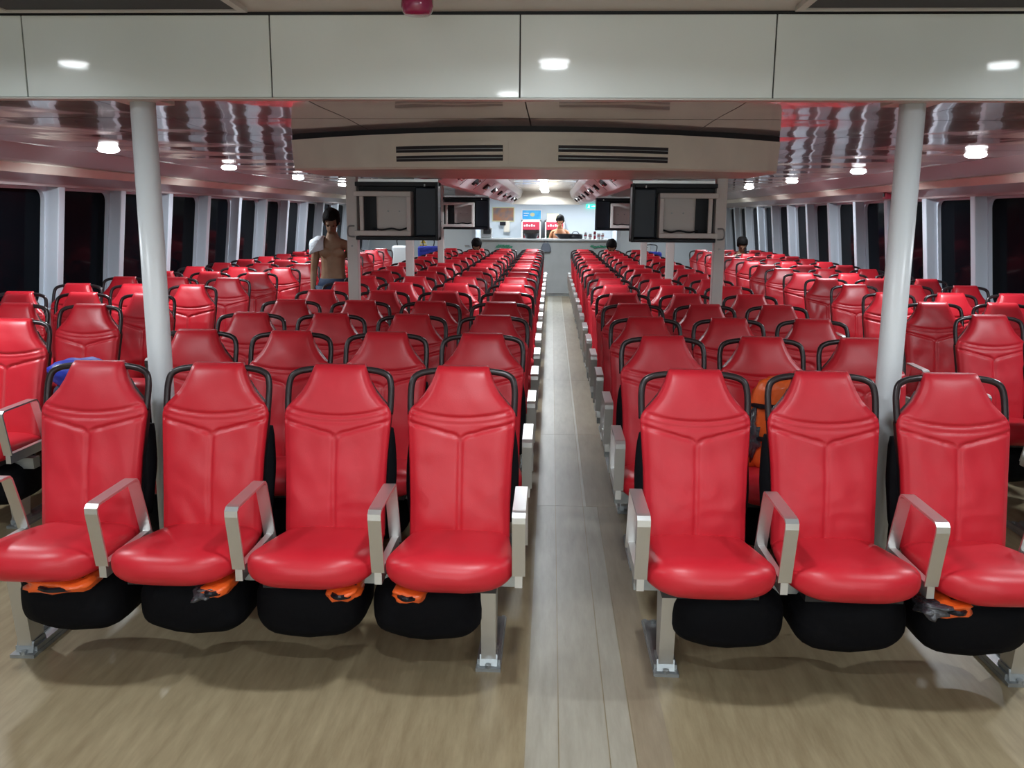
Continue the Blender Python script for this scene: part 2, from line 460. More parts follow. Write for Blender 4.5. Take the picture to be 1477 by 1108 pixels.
def beam_mesh():
    bm = bmesh.new(); box(bm, -.25, .25, -.36, -.30, .335, .395); return bm
def pouch_mesh(seed):
    bm = bmesh.new(); rings = []; N = 32
    for k in range(13):
        t = k/12; y = -.470+.36*t
        e = 1-(abs(2*t-1))**5*.45
        a = .212*e; b = .098*e; r = []
        for i in range(N):
            w = 2*PI*i/N; cx = spow(math.cos(w), 2/3.0); cz = spow(math.sin(w), 2/3.0)
            x, z = a*cx, .258+b*1.3*cz
            k2 = noise.noise(Vector((x*9+seed*5, y*9, z*9)))*.010
            r.append((x*(1+k2), y+k2, z+k2))
        rings.append(r)
    loft(bm, rings); return bm
def pocket_mesh():
    bm = bmesh.new(); rings = []
    for j in range(11):
        t = j/10; z = .50+.36*t
        e = math.sin(PI*(.08+.84*t))**.35
        a = .230*(.80+.20*e); d = .035+.060*e
        r = []
        for i in range(20):
            w = 2*PI*i/20
            r.append((a*spow(math.cos(w), .6), yc(z)+.075+d*.5*spow(math.sin(w), .7)+.01*noise.noise(Vector((math.cos(w)*3, z*9, 1))), z))
        rings.append(r)
    loft(bm, rings); return bm
def leg_mesh():
    bm = bmesh.new()
    # tapering upright in the y-z plane
    prism(bm, [(-.40, .345), (-.25, .345), (-.285, .03), (-.365, .03)], 'x', -.028, .028)
    return bm
def foot_mesh():
    bm = bmesh.new()
    box(bm, -.048, .048, -.395, .06, 0, .014)
    prism(bm, [(-.375, .014), (-.27, .014), (-.285, .055), (-.36, .055)], 'x', -.034, .034)
    box(bm, -.044, -.030, -.36, .03, .014, .034); box(bm, .030, .044, -.36, .03, .014, .034)
    for y in (-.385, .035): cyl(bm, (0, y, .012), (0, y, .026), .012, n=6)
    return bm

def data(bm, mats, smooth=True, name='m'):
    o = mesh_obj(name, bm, mats, None, smooth); me = o.data
    bpy.data.objects.remove(o); return me
D_back = [data(backrest_mesh(i), M_red if i != 2 else M_red2, name='backrest') for i in range(4)]
D_cush = [data(cushion_mesh(i), M_red, name='seat_cushion') for i in range(3)]
D_shell = data(shell_mesh(), M_shell, False, 'back_shell')
D_frame = data(frame_mesh(), M_tube, name='handle_frame')
D_arm = data(armrest_mesh(), M_alu, False, 'armrest')
D_pan = data(pan_mesh(), M_shell, False, 'seat_pan')
D_beam = data(beam_mesh(), M_steel, False, 'support_beam')
D_pouch = [data(pouch_mesh(i), M_pouch, name='life_jacket_pouch') for i in range(2)]
D_pocket = data(pocket_mesh(), M_pouch, name='rear_pocket')
D_leg = data(leg_mesh(), M_alu, False, 'leg')
D_foot = data(foot_mesh(), M_steel, False, 'foot_plate')

def part(name, me, parent, loc=(0, 0, 0), rz=0):
    o = bpy.data.objects.new(name, me); o.location = loc; o.rotation_euler = (0, 0, rz)
    return link(o, parent)

ORD = ['front', 'second', 'third', 'fourth', 'fifth', 'sixth', 'seventh', 'eighth', 'ninth', 'tenth', 'eleventh', 'twelfth', 'thirteenth', 'fourteenth', 'fifteenth', 'last']
def seat(x, y, label, group, leg=None, arm_l=True, arm_r=False, row=0, pdx=0):
    t = thing('ferry_seat', label, 'seat', (x, y, 0), random.uniform(-.006, .006), group)
    rb = random.randrange(4)
    part('backrest', D_back[rb], t); part('seat_cushion', D_cush[random.randrange(3)], t)
    part('back_shell', D_shell, t); part('handle_frame', D_frame, t)
    part('seat_pan', D_pan, t); part('support_beam', D_beam, t)
    part('life_jacket_pouch', D_pouch[random.randrange(2)], t, (pdx, 0, 0))
    if row < 2: part('rear_pocket', D_pocket, t)
    if arm_l: part('armrest', D_arm, t, (-.25, 0, 0))
    if arm_r: part('armrest', D_arm, t, (.25, 0, 0))
    if leg is not None:
        l = part('leg', D_leg, t, (leg, 0, 0)); part('foot_plate', D_foot, l)
    return t

P_ROW = .8528
AISLE4 = ['next to the centre aisle', 'second from the centre aisle', 'third from the centre aisle', 'next to the left side aisle']
AISLE3 = ['next to the centre aisle', 'middle of its three', 'next to the right side aisle']
SIDE3 = ['next to the side aisle', 'middle of its three', 'next to the windows']
def ordrow(k, n):
    if k == n-1: return 'last row'
    return ORD[k]+' row'
for k in range(16):
    y = 3.519 if k == 0 else 3.692+P_ROW*k
    for c in range(4):
        seat(-.347-.5*c-.0, y, 'red vinyl seat, left centre block, %s, %s' % (ordrow(k, 16), AISLE4[c]), 'seats of the left centre block',
             leg={0: .13, 3: -.2}.get(c), arm_r=(c == 0), row=k, pdx=(-.10, -.05, 0, .03)[c])
    for c in range(3):
        seat(.579+.5*c, y, 'red vinyl seat, right centre block, %s, %s' % (ordrow(k, 16), AISLE3[c]), 'seats of the right centre block',
             leg={0: -.118, 2: .2}.get(c), arm_r=(c == 2), row=k, pdx=(.10, .05, 0)[c])
for k in range(14):
    for c in range(3):
        if k == 0 and c > 0: continue
        seat(-3.063-.5*c, 4.929+P_ROW*k, 'red vinyl seat, left window block, %s, %s' % (ordrow(k, 14), SIDE3[c]), 'seats of the left window block',
             leg={0: .13, 2: -.2}.get(c), arm_r=(c == 0), row=9)
for k in range(15):
    for c in range(3):
        if k == 0 and c > 0: continue
        seat(2.794+.5*c, 4.913+P_ROW*k, 'red vinyl seat, right window block, %s, %s' % (ordrow(k, 15), SIDE3[c]), 'seats of the right window block',
             leg={0: -.13, 2: .2}.get(c), arm_r=(c == 2), row=9)

# ------------------------------------------------------------------ pillars and square posts
def round_pillar(x, label):
    t = thing('round_pillar', label, 'pillar', (x, 3.73, 0), 0, 'round white pillars')
    bm = bmesh.new(); cyl(bm, (0, 0, 0), (0, 0, CEIL-.03), .050, n=40, cap=True); mesh_obj('shaft', bm, M_white, t, smooth=False)
    for f in t.children[0].data.polygons: f.use_smooth = len(f.vertices) == 4
    bm = bmesh.new(); box(bm, -.095, .095, -.07, .095, CEIL-.035, CEIL-.001); mesh_obj('top_plate', bm, M_fceil, t, bevel=.004)
    bm = bmesh.new(); cyl(bm, (0, 0, 0), (0, 0, .02), .09, n=30); mesh_obj('base_collar', bm, M_steel, t)
round_pillar(-1.69, 'thick round white pillar behind the front row on the left')
round_pillar(1.425, 'thick round white pillar behind the front row on the right')
POLES = [6.365, 8.92, 11.46]
for s, sd in ((-1, 'left'), (1, 'right')):
    for i, y in enumerate(POLES):
        x = sx(s, 1.295)
        t = thing('square_post', 'slim square cream post among the %s centre seats, %s' % (sd, ('nearest, beside near monitor cabinet', 'middle of three', 'farthest, beside distant monitor cabinet')[i]), 'post', (x, y, 0), 0, 'slim square posts')
        mesh_obj('shaft', boxbm(-.038, .038, -.038, .038, 0, CEIL), M_cabin, t, bevel=.006)
        mesh_obj('foot', boxbm(-.07, .07, -.07, .07, 0, .015), M_steel, t)
        bm = bmesh.new()
        cyl(bm, (0, -.04, 1.50), (0, -.055, 1.50), .006, n=8)
        tube(bm, [(.018*-s, -.042, 1.64), (-.020*-s, -.062, 1.635), (-.022*-s, -.062, 1.575), (.018*-s, -.042, 1.565)], .006, n=6)
        mesh_obj('latch_handle', bm, M_steel, t)

# ------------------------------------------------------------------ monitor cabinets between posts and centre
def cabinet(s, y, sd, far):
    x = sx(s, 1.295)-s*.04
    t = thing('monitor_cabinet', 'black and cream %s monitor cabinet fixed to the %s post' % ('distant' if far else 'near', sd), 'cabinet', (x, y, 0), 0, 'monitor cabinets')
    def X(d): return -s*d
    def bx(bm, d0, d1, y0, y1, z0, z1):
        a, b = sorted((X(d0), X(d1))); box(bm, a, b, y0, y1, z0, z1)
    bm = bmesh.new()     # black housing: rear panel, top, bottom, inner side
    bx(bm, .0, .585, .02, .05, 1.545, 1.945)
    bx(bm, .0, .585, -.10, .05, 1.915, 1.945); bx(bm, .0, .585, -.10, .05, 1.545, 1.570)
    bx(bm, .565, .585, -.12, .05, 1.545, 1.945)
    mesh_obj('housing', bm, M_black, t, bevel=.004)
    bm = bmesh.new(); bx(bm, .41, .565, -.02, .02, 1.575, 1.91); mesh_obj('screen_edge', bm, M_navy, t, bevel=.006)
    bm = bmesh.new()     # cream frame
    bx(bm, -.005, .395, -.125, -.10, 1.845, 1.880); bx(bm, -.005, .395, -.125, -.10, 1.575, 1.610)
    bx(bm, .365, .395, -.125, -.10, 1.610, 1.845); bx(bm, .035, .062, -.125, -.10, 1.610, 1.845)
    bx(bm, .385, .395, -.10, .02, 1.575, 1.880)
    mesh_obj('cream_frame', bm, M_cabin, t, bevel=.004)
    bm = bmesh.new(); bx(bm, .135, .385, -.03, .015, 1.60, 1.86); mesh_obj('monitor_back', bm, M_cabin, t, bevel=.012)
    for q in (.22, .30):
        bm = bmesh.new(); cyl(bm, (X(q), -.03, 1.745), (X(q), -.036, 1.745), .006, n=10); mesh_obj('screw', bm, M_steel, t)
    bm = bmesh.new()
    tube(bm, [(X(.12), -.05, 1.625), (X(.18), -.09, 1.616), (X(.25), -.07, 1.625), (X(.31), -.09, 1.616), (X(.36), -.06, 1.63)], .006, n=6)
    mesh_obj('cable', bm, M_black, t)
    bm = bmesh.new(); cyl(bm, (X(.49), -.10, 1.915), (X(.49), -.10, 1.93), .006); bx(bm, .02, .58, -.085, -.07, 1.945, 1.965); mesh_obj('top_rail', bm, M_alu, t)
    bm = bmesh.new(); bx(bm, .15, .40, -.04, -.01, 1.945, CEIL); mesh_obj('hanger', bm, M_cabin, t)
for s, sd in ((-1, 'left'), (1, 'right')):
    cabinet(s, POLES[0], sd, False); cabinet(s, POLES[2], sd, True)

# ------------------------------------------------------------------ air-conditioner housing under the aft ceiling
ac = thing('air_conditioner_housing', 'wide curved cream air-conditioner housing with two vents under the ceiling', 'air conditioner', (CX, 0, 0))
def acy(x): return 4.93+.62*(x/1.5)**2
NX = 40; HWAC = 1.48
bm = bmesh.new(); rings = []
for i in range(NX+1):
    x = -HWAC+2*HWAC*i/NX; y = acy(x); e = 0 if abs(x) < HWAC-.05 else .02
    zb = 1.970+.016*(x/1.5)**2
    rings.append([(x, y+.01, CEIL-.035), (x, y+.035+e, zb+.012), (x, y+.05+e, zb), (x, 6.35, zb), (x, 6.35, CEIL-.035)])
loft(bm, rings); mesh_obj('body', bm, M_cream, ac)
bm = bmesh.new(); rings = []
for i in range(NX+1):
    x = -HWAC+2*HWAC*i/NX; y = acy(x)+.03
    rings.append([(x, y, CEIL-.002), (x, y, CEIL-.035), (x, 6.3, CEIL-.035), (x, 6.3, CEIL-.002)])
loft(bm, rings); mesh_obj('top_gasket', bm, M_gap, ac)
for cxv in (-.455, .455):
    def V(x, z, o): return (x, acy(x)+.01+.025*(CEIL-.035-z)/.2-o, z)
    def strip(x0, x1, z0, z1, o0, o1, n=14):
        bm = bmesh.new(); rings = []
        for i in range(n+1):
            x = x0+(x1-x0)*i/n; rings.append([V(x, z0, o0), V(x, z1, o0), V(x, z1, o1), V(x, z0, o1)])
        loft(bm, rings); return bm
    bm = strip(cxv-.335, cxv+.335, 1.995, 2.120, .0, .006); fr = mesh_obj('vent_frame', bm, M_cream, ac)
    mesh_obj('vent_slot', strip(cxv-.305, cxv+.305, 2.062, 2.096, .004, .0075), M_grille, fr)
    mesh_obj('vent_slot', strip(cxv-.305, cxv+.305, 2.014, 2.044, .004, .0075), M_grille, fr)
    mesh_obj('louvre', strip(cxv-.308, cxv+.308, 2.0445, 2.0610, .004, .015), M_cream, fr)
    mesh_obj('louvre', strip(cxv-.303, cxv+.303, 2.076, 2.079, .007, .012), M_steel, fr)
    mesh_obj('louvre', strip(cxv-.303, cxv+.303, 2.028, 2.031, .007, .012), M_steel, fr)

# long ducts either side of the centre ceiling
for s, sd in ((-1, 'left'), (1, 'right')):
    t = thing('ceiling_duct', 'long sloping white ceiling duct with nozzles, %s of the centre line' % sd, 'duct', (CX, 0, 0), 0, 'long ceiling ducts')
    bm = bmesh.new()
    prism(bm, [(s*.86, CEIL-.001), (s*.86, 1.985), (s*.68, 1.955), (s*.50, 2.10), (s*.47, CEIL-.001)], 'y', 6.4, 18.25)
    mesh_obj('body', bm, M_white, t, bevel=.01)
    for k in range(9):
        y = 7.0+1.3*k
        for dy in (0, .28):
            bm = bmesh.new(); a = Vector((s*.59, y+dy, 2.028)); nn = Vector((-s*.145, 0, -.18)).normalized()
            cyl(bm, a-nn*.01, a+nn*.022, .045, .036, n=14); nz = mesh_obj('nozzle', bm, M_chrome if dy else M_grille, t)
        bm = bmesh.new(); prism(bm, [(s*.655, 1.974), (s*.66, 1.968), (s*.525, 2.078), (s*.53, 2.084)], 'y', y+.62, y+.64); mesh_obj('joint_band', bm, M_grille, t)

# ------------------------------------------------------------------ ceiling lamps
def lamp(x, y, z, label, group, w=None):
    t = thing('ceiling_downlight', label, 'ceiling light', (x, y, z), 0, group)
    bm = bmesh.new(); cyl(bm, (0, 0, 0), (0, 0, -.003), .090, .086, n=28); mesh_obj('trim_ring', bm, M_ring, t)
    bm = bmesh.new(); loft(bm, [[(r*math.cos(2*PI*i/28), r*math.sin(2*PI*i/28), q) for i in range(28)] for r, q in ((.078, -.002), (.075, -.010), (.064, -.019), (.050, -.024), (.028, -.027), (.004, -.028))]); mesh_obj('lens', bm, M_lens, t, smooth=True)
    ld = bpy.data.lights.new('downlight', 'AREA'); ld.shape = 'DISK'; ld.size = .14; ld.energy = LAMP_W if w is None else w
    ld.color = (.86, .945, 1.0); ld.spread = math.radians(165)
    lo = bpy.data.objects.new('lamp_light', ld); link(lo, t); lo.location = (0, 0, -.031)
far = ['nearest', 'second nearest', 'third nearest', 'fourth nearest', 'fifth nearest', 'sixth nearest', 'seventh nearest']
for s, sd in ((-1, 'left'), (1, 'right')):
    for i in range(6):
        lamp(sx(s, 3.30), 4.30+2.60*i+(.12 if s > 0 else 0), CEIL, '%s round downlight in the %s side ceiling' % (far[i], sd), 'side ceiling downlights')
for i, y in enumerate((10.96, 13.5, 16.2, 17.9)):
    lamp(CX-.02, y, CEIL, '%s round downlight along the centre of the aft ceiling' % far[i], 'centre ceiling downlights')
lamp(CX, 7.9, CEIL, 'round downlight hidden just behind the air-conditioner housing', 'centre ceiling downlights')
for i, (x, y) in enumerate(((-2.48, 2.5), (.0, 2.5), (2.22, 2.5), (-.28, 1.3), (-2.48, 0), (2.22, 0), (0, -.9), (-2.48, -2.2), (2.22, -2.2), (-2.48, -4.6), (0, -4.0), (2.22, -4.6), (-2.48, -7.2), (0, -7.0), (2.22, -7.2))):  # rows farther behind the viewer are unseen, added as frontal fill
    lamp(x, y, FCEIL, ('round downlight over the open floor on the left', 'round downlight over the open floor in the middle', 'round downlight over the open floor on the right', 'round downlight just ahead of the viewer overhead',
         'round downlight overhead left', 'round downlight overhead right', 'round downlight behind the viewer, centre', 'added round fill light behind the viewer, left', 'added round fill light behind the viewer, right', 'added round fill light well behind the viewer, left', 'added round fill light well behind the viewer, centre', 'added round fill light well behind the viewer, right', 'added round fill light at the forward end, left', 'added round fill light at the forward end, centre', 'added round fill light at the forward end, right')[i], 'forward ceiling downlights', w=LAMP_W*(.62 if y > -1 else (1.2 if y > -3 else 4.6)))  # added rows are boosted to brighten the air-conditioner and seat fronts
for i, x in enumerate((-1.0, .05, 1.0)):
    lamp(x, 20.4, CEIL, '%s downlight over the galley counter' % ('left', 'middle', 'right')[i], 'galley downlights', w=GALLEY_W)
for s, sd in ((-1, 'left'), (1, 'right')):
    lamp(sx(s, 2.6), 19.7, CEIL, 'downlight in the rear %s lobby' % sd, 'galley downlights', w=GALLEY_W*.8)

# forward ceiling hatches and the red cap
for nm, x0, x1, lb in (('a', -3.9, -1.20, 'dark louvred ceiling hatch at the upper left'), ('b', .92, 3.7, 'dark louvred ceiling hatch at the upper right')):
    t = thing('ceiling_hatch', lb, 'hatch', ((x0+x1)/2, 3.0, FCEIL), 0, 'dark ceiling hatches')
    w = (x1-x0)/2
    mesh_obj('recess', boxbm(-w, w, -.55, .50, -.012, 0), M_grille, t)
    bm = bmesh.new(); box(bm, -w-.03, w+.03, .50, .53, -.018, 0); box(bm, -w-.03, w+.03, -.58, -.55, -.018, 0); box(bm, -w-.03, -w, -.55, .5, -.018, 0); box(bm, w, w+.03, -.55, .5, -.018, 0)
    mesh_obj('rim', bm, M_fceil, t)
    for k in (-.33, .33): mesh_obj('divider', boxbm(w*k-.012, w*k+.012, -.55, .5, -.018, -.012), M_fceil, t)
t = thing('alarm_cap', 'glossy magenta alarm cap hanging from the forward ceiling', 'alarm', (-.478, 3.25, FCEIL))
bm = bmesh.new(); cyl(bm, (0, 0, 0), (0, 0, -.025), .062, n=28); mesh_obj('base', bm, M_ring, t)
bm = bmesh.new()
prof = [(.056, -.025), (.056, -.06), (.051, -.078), (.044, -.086), (.0, -.088)]
loft(bm, [[(r*math.cos(2*PI*i/28), r*math.sin(2*PI*i/28), z) for i in range(28)] for r, z in [(max(r, .002), z) for r, z in prof]]); mesh_obj('cap', bm, M_magenta, t, smooth=True)
t = thing('fire_alarm_call_point', 'small dark red call point on the right window cornice', 'alarm', (sx(1, 3.95), 10.5, 1.985))
bm = bmesh.new(); box(bm, -.05, .02, -.05, .05, -.045, .045); mesh_obj('case', bm, M_redsign, t, bevel=.006)
bm = bmesh.new(); cyl(bm, (-.05, 0, 0), (-.058, 0, 0), .022); mesh_obj('button', bm, M_black, t)

# ------------------------------------------------------------------ galley counter and what is on it
ct = thing('galley_counter', 'grey bar counter with white top across the end of the aisle', 'counter', (CX, 19.4, 0))
mesh_obj('front_panel', boxbm(-1.42, 1.42, 0, .05, .06, 1.19), M_counter, ct)
mesh_obj('kick_plate', boxbm(-1.42, 1.42, .015, .05, 0, .06), M_steel, ct)
mesh_obj('counter_top', boxbm(-1.46, 1.46, -.05, .55, 1.19, 1.235), M_ctop, ct, bevel=.006)
for a in (-1.42, 1.38): mesh_obj('side_panel', boxbm(a, a+.04, .05, .5, 0, 1.19), M_counter, ct)
mesh_obj('top_edge', boxbm(-1.46, 1.46, -.056, -.05, 1.19, 1.21), M_steel, ct)
def bowl(x, label, w):
    t = thing('serving_bowl', label, 'bowl', (x, 19.55, 1.235), 0, 'black bowls on the counter')
    prof = [(.10, 0), (.13, .02), (w*.85, .07), (w, .10), (w, .108), (w*.93, .104), (w*.8, .075), (.09, .03), (.005, .025)]
    bm = bmesh.new(); loft(bm, [[(r*math.cos(2*PI*i/24), r*.7*math.sin(2*PI*i/24), z) for i in range(24)] for r, z in prof]); mesh_obj('basin', bm, M_bowl, t, smooth=True)
bowl(-.44, 'round black bowl on the left half of the counter', .17)
bowl(.28, 'wide black tray-like bowl on the counter before the attendant', .22)
t = thing('black_bag', 'black bag lying on the counter right of the attendant', 'bag', (.52, 19.55, 1.235))
bm = bmesh.new(); rings = []
for k in range(9):
    u = k/8; a = .10*math.sin(PI*(.06+.88*u))**.5
    rings.append([(-.15+.30*u, a*spow(math.cos(2*PI*i/14), .8), .055+.055*spow(math.sin(2*PI*i/14), .8)) for i in range(14)])
loft(bm, rings); mesh_obj('body', bm, M_bowl, t, smooth=True)
bm = bmesh.new(); tube(bm, [(-.08, 0, .10), (-.04, 0, .15), (.04, 0, .15), (.08, 0, .10)], .008); mesh_obj('handle', bm, M_bowl, t)
for i, (dx, h, r, mt) in enumerate(((0, .14, .035, M_ctop), (.10, .11, .04, M_ring), (.20, .16, .03, M_redsign), (.29, .12, .038, M_ctop), (.37, .13, .035, M_ring))):
    t = thing('drinking_cup', ('tall white cup, leftmost on the right end of the counter', 'short pale cup, second on the right end of the counter', 'slim red tumbler among the cups on the counter', 'white cup right of the red tumbler on the counter', 'pale cup at the right corner of the counter')[i], 'cup', (.74+dx, 19.6, 1.235), 0, 'cups on the counter')
    bm = bmesh.new(); loft(bm, [[(q*math.cos(2*PI*j/16), q*math.sin(2*PI*j/16), z) for j in range(16)] for q, z in ((r*.8, 0), (r, h), (r*.92, h), (r*.72, .01))]); mesh_obj('cup_body', bm, mt, t, smooth=True)
    bm = bmesh.new(); cyl(bm, (0, 0, h*.45), (0, 0, h*.62), r*.93+.002, r*.95+.002, n=16); mesh_obj('band', bm, M_redsign if mt is not M_redsign else M_ring, t)
t = thing('coffee_machine', 'dark and white coffee machine at the left end of the counter', 'machine', (-1.42, 19.62, 1.235))
mesh_obj('body', boxbm(-.12, .12, -.1, .12, 0, .22), M_ctop, t, bevel=.01)
mesh_obj('dispenser_head', boxbm(-.06, .10, -.15, -.1, .09, .19), M_bowl, t, bevel=.01)
mesh_obj('drip_tray', boxbm(-.09, .09, -.17, -.1, 0, .02), M_steel, t)
t = thing('hand_bag', 'small grey bag hanging on the counter front beside the aisle', 'bag', (-.115, 19.37, .95))
bm = bmesh.new(); rings = []
for z, a in ((0, .09), (.02, .11), (.10, .105), (.17, .075), (.19, .06)):
    rings.append([(a*spow(math.cos(2*PI*i/16), .7), .03*spow(math.sin(2*PI*i/16), .7), z) for i in range(16)])
loft(bm, rings); mesh_obj('pouch', bm, M_fabric_grey, t, smooth=True)
bm = bmesh.new(); tube(bm, [(-.04, 0, .18), (-.03, 0, .24), (.03, 0, .24), (.04, 0, .18)], .007); mesh_obj('strap', bm, M_fabric_grey, t)
for x, lb in ((-1.02, 'green leafy garland stuck on the left of the counter front'), (1.02, 'green leafy garland stuck on the right of the counter front')):
    t = thing('leaf_garland', lb, 'garland', (x, 19.385, 1.07), 0, 'garlands on the counter front')
    bm = bmesh.new()
    for k in range(15):
        a = -.16+.32*k/14; q = random.uniform(-.8, .8); z = random.uniform(-.025, .025)
        vs = [bm.verts.new((a+math.cos(q+w)*r, -.004+.004*math.sin(w), z+math.sin(q+w)*r)) for w, r in ((0, .045), (1.57, .016), (3.14, .03), (4.71, .016))]
        bm.faces.new(vs)
    g = mesh_obj('leaves', bm, M_green, t); sm = g.modifiers.new('thick', 'SOLIDIFY'); sm.thickness = .003
    bm = bmesh.new(); tube(bm, [(-.17, 0, 0), (-.06, 0, .012), (.06, 0, -.01), (.17, 0, 0)], .005, n=6); mesh_obj('vine', bm, M_green, t)

# back wall of the galley
YW = YB-.004
def poster(name, x0, x1, z0, z1, mt, label, cat='poster', frame=None):
    t = thing(name, label, cat, ((x0+x1)/2, YW, z0)); w = (x1-x0)/2; h = z1-z0
    mesh_obj('sheet', boxbm(-w, w, -.012, 0, 0, h), mt, t)
    if frame:
        bm = bmesh.new(); f = .018
        box(bm, -w-f, w+f, -.022, 0, h, h+f); box(bm, -w-f, w+f, -.022, 0, -f, 0); box(bm, -w-f, -w, -.022, 0, 0, h); box(bm, w, w+f, -.022, 0, 0, h)
        mesh_obj('frame', bm, frame, t)
    return t
M_pic = mat('brown_picture', (.36, .14, .05), .5, vary=(6, (.12, .11, .13)))
M_bluep = mat('blue_poster', (.02, .30, .75), .45, vary=(4, (.10, .55, .85)))
poster('picture_panel', -1.40, -.91, 1.60, 1.90, M_pic, 'brown and grey picture on the rear wall left', 'picture', M_card)
p = poster('blue_poster', -.70, -.26, 1.64, 1.85, M_bluep, 'bright blue sign above the left fridge', 'sign', M_ring)
bm = bmesh.new(); prism(bm, [(.02+.055*math.cos(2*PI*i/18), .11+.045*math.sin(2*PI*i/18)) for i in range(18)], 'y', -.014, -.012); mesh_obj('pale_emblem', bm, M_card, p)
bm = bmesh.new(); box(bm, -.19, -.06, -.014, -.012, .13, .15); box(bm, -.19, -.09, -.014, -.012, .08, .095); mesh_obj('lettering_bars', bm, M_ring, p)
def fridge(x0, x1, label, seedv):
    t = thing('display_fridge', label, 'fridge', ((x0+x1)/2, YB-.35, 0), 0, 'display fridges'); w = (x1-x0)/2
    bm = bmesh.new(); box(bm, -w, -w+.03, -.25, .34, .1, 1.62); box(bm, w-.03, w, -.25, .34, .1, 1.62); box(bm, -w, w, -.25, .34, 1.585, 1.62); box(bm, -w, w, -.25, .34, 0, .1); box(bm, -w, w, .30, .34, .1, 1.6)
    mesh_obj('cabinet_body', bm, M_ring, t)
    hd = mesh_obj('header_sign', boxbm(-w+.03, w-.03, -.27, -.24, 1.40, 1.585), M_redsign, t)
    bm = bmesh.new()
    for k in range(5): box(bm, -w+.06+k*.055, -w+.095+k*.055, -.274, -.27, 1.48, 1.51+.02*(k % 2))
    mesh_obj('white_marks', bm, M_ring, hd)
    for z in (1.12, .85, .58, .31): 
        mesh_obj('shelf', boxbm(-w+.03, w-.03, -.2, .3, z, z+.012), M_steel, t)
        bm = bmesh.new()
        for k in range(6):
            xx = -w+.07+k*(2*w-.14)/5; cyl(bm, (xx, -.12, z+.012), (xx, -.12, z+.14), .024, n=8); cyl(bm, (xx, -.12, z+.14), (xx, -.12, z+.2), .010, n=8)
        st = mesh_obj('bottles', bm, (M_green, M_bowl, M_redsign)[int(z*10+seedv) % 3], t); st['kind'] = 'stuff'
    mesh_obj('door_handle', boxbm(w-.06, w-.045, -.29, -.26, .7, 1.2), M_chrome, t)
fridge(-.70, -.25, 'left drinks fridge with a dark red header behind the counter', 0)
fridge(-.15, .30, 'right drinks fridge partly hidden by the attendant', 1)
t = thing('cardboard_box', 'pale yellow box standing on the right fridge', 'box', (.02, YB-.40, 1.62))
mesh_obj('carton', boxbm(-.13, .13, -.1, .1, 0, .15), M_card, t, bevel=.006); mesh_obj('lid_flap', boxbm(-.135, .135, -.105, .105, .15, .158), M_card, t)
t = thing('soap_dispenser', 'black-topped beige dispenser on the rear wall left of the fridges', 'dispenser', (-1.07, YW, 1.33))
mesh_obj('body', boxbm(-.07, .07, -.10, 0, 0, .26), M_cream, t, bevel=.015); mesh_obj('nozzle', boxbm(-.16, -.02, -.13, -.1, .16, .25), M_black, t, bevel=.01)
t = thing('exit_sign', 'small lit green exit sign on the rear wall right', 'sign', (.93, YW, 1.90))
mesh_obj('panel', boxbm(-.12, .12, -.03, 0, 0, .10), M_exit, t)
bm = bmesh.new()
# running figure and arrow
cyl(bm, (-.055, -.031, .078), (-.055, -.034, .078), .011, n=10)
for a, b in (((-.055, .068), (-.06, .040)), ((-.06, .040), (-.08, .018)), ((-.06, .040), (-.038, .018)), ((-.055, .062), (-.032, .052))):
    d = Vector((b[0]-a[0], 0, b[1]-a[1])); nn = Vector((-d.z, 0, d.x)).normalized()*.005
    A = Vector((a[0], -.033, a[1])); B = Vector((b[0], -.033, b[1]))
    bm.faces.new([bm.verts.new(v) for v in (A+nn, B+nn, B-nn, A-nn)])
prism(bm, [(.01, .045), (.06, .045), (.06, .03), (.095, .052), (.06, .074), (.06, .059), (.01, .059)], 'y', -.034, -.031)
mesh_obj('pictogram', bm, M_exitw, t)
# rear side doors and yellow notices
for s, x, n in ((-1, -2.25, 1), (1, 2.0, 2)):
    d = struct(mesh_obj('door_%d' % n, boxbm(x-.36, x+.36, YB-.04, YB, 0, 1.95), M_ctop, None, bevel=.005))
    bm = bmesh.new(); box(bm, x-.41, x-.365, YB-.05, YB, 0, 2.0); box(bm, x+.365, x+.41, YB-.05, YB, 0, 2.0); box(bm, x-.41, x+.41, YB-.05, YB, 1.955, 2.0); mesh_obj('door_frame', bm, M_post, d)
    bm = bmesh.new(); cyl(bm, (x+.28, YB-.04, 1.0), (x+.28, YB-.09, 1.0), .012); cyl(bm, (x+.28, YB-.085, 1.0), (x+.18, YB-.085, 1.0), .011); mesh_obj('door_handle', bm, M_chrome, d)
for x, lb in ((-3.08, 'yellow safety notice on the rear left wall'), (2.84, 'yellow safety notice on the rear right wall')):
    t = poster('safety_notice', x-.09, x+.09, .85, 1.17, M_ring, lb, 'notice')
    bm = bmesh.new(); prism(bm, [(-.07, .20), (.07, .20), (0, .30)], 'y', -.014, -.012); mesh_obj('warning_triangle', bm, M_yellow, t)
    mesh_obj('yellow_band', boxbm(-.085, .085, -.014, -.012, .02, .17), M_yellow, t)

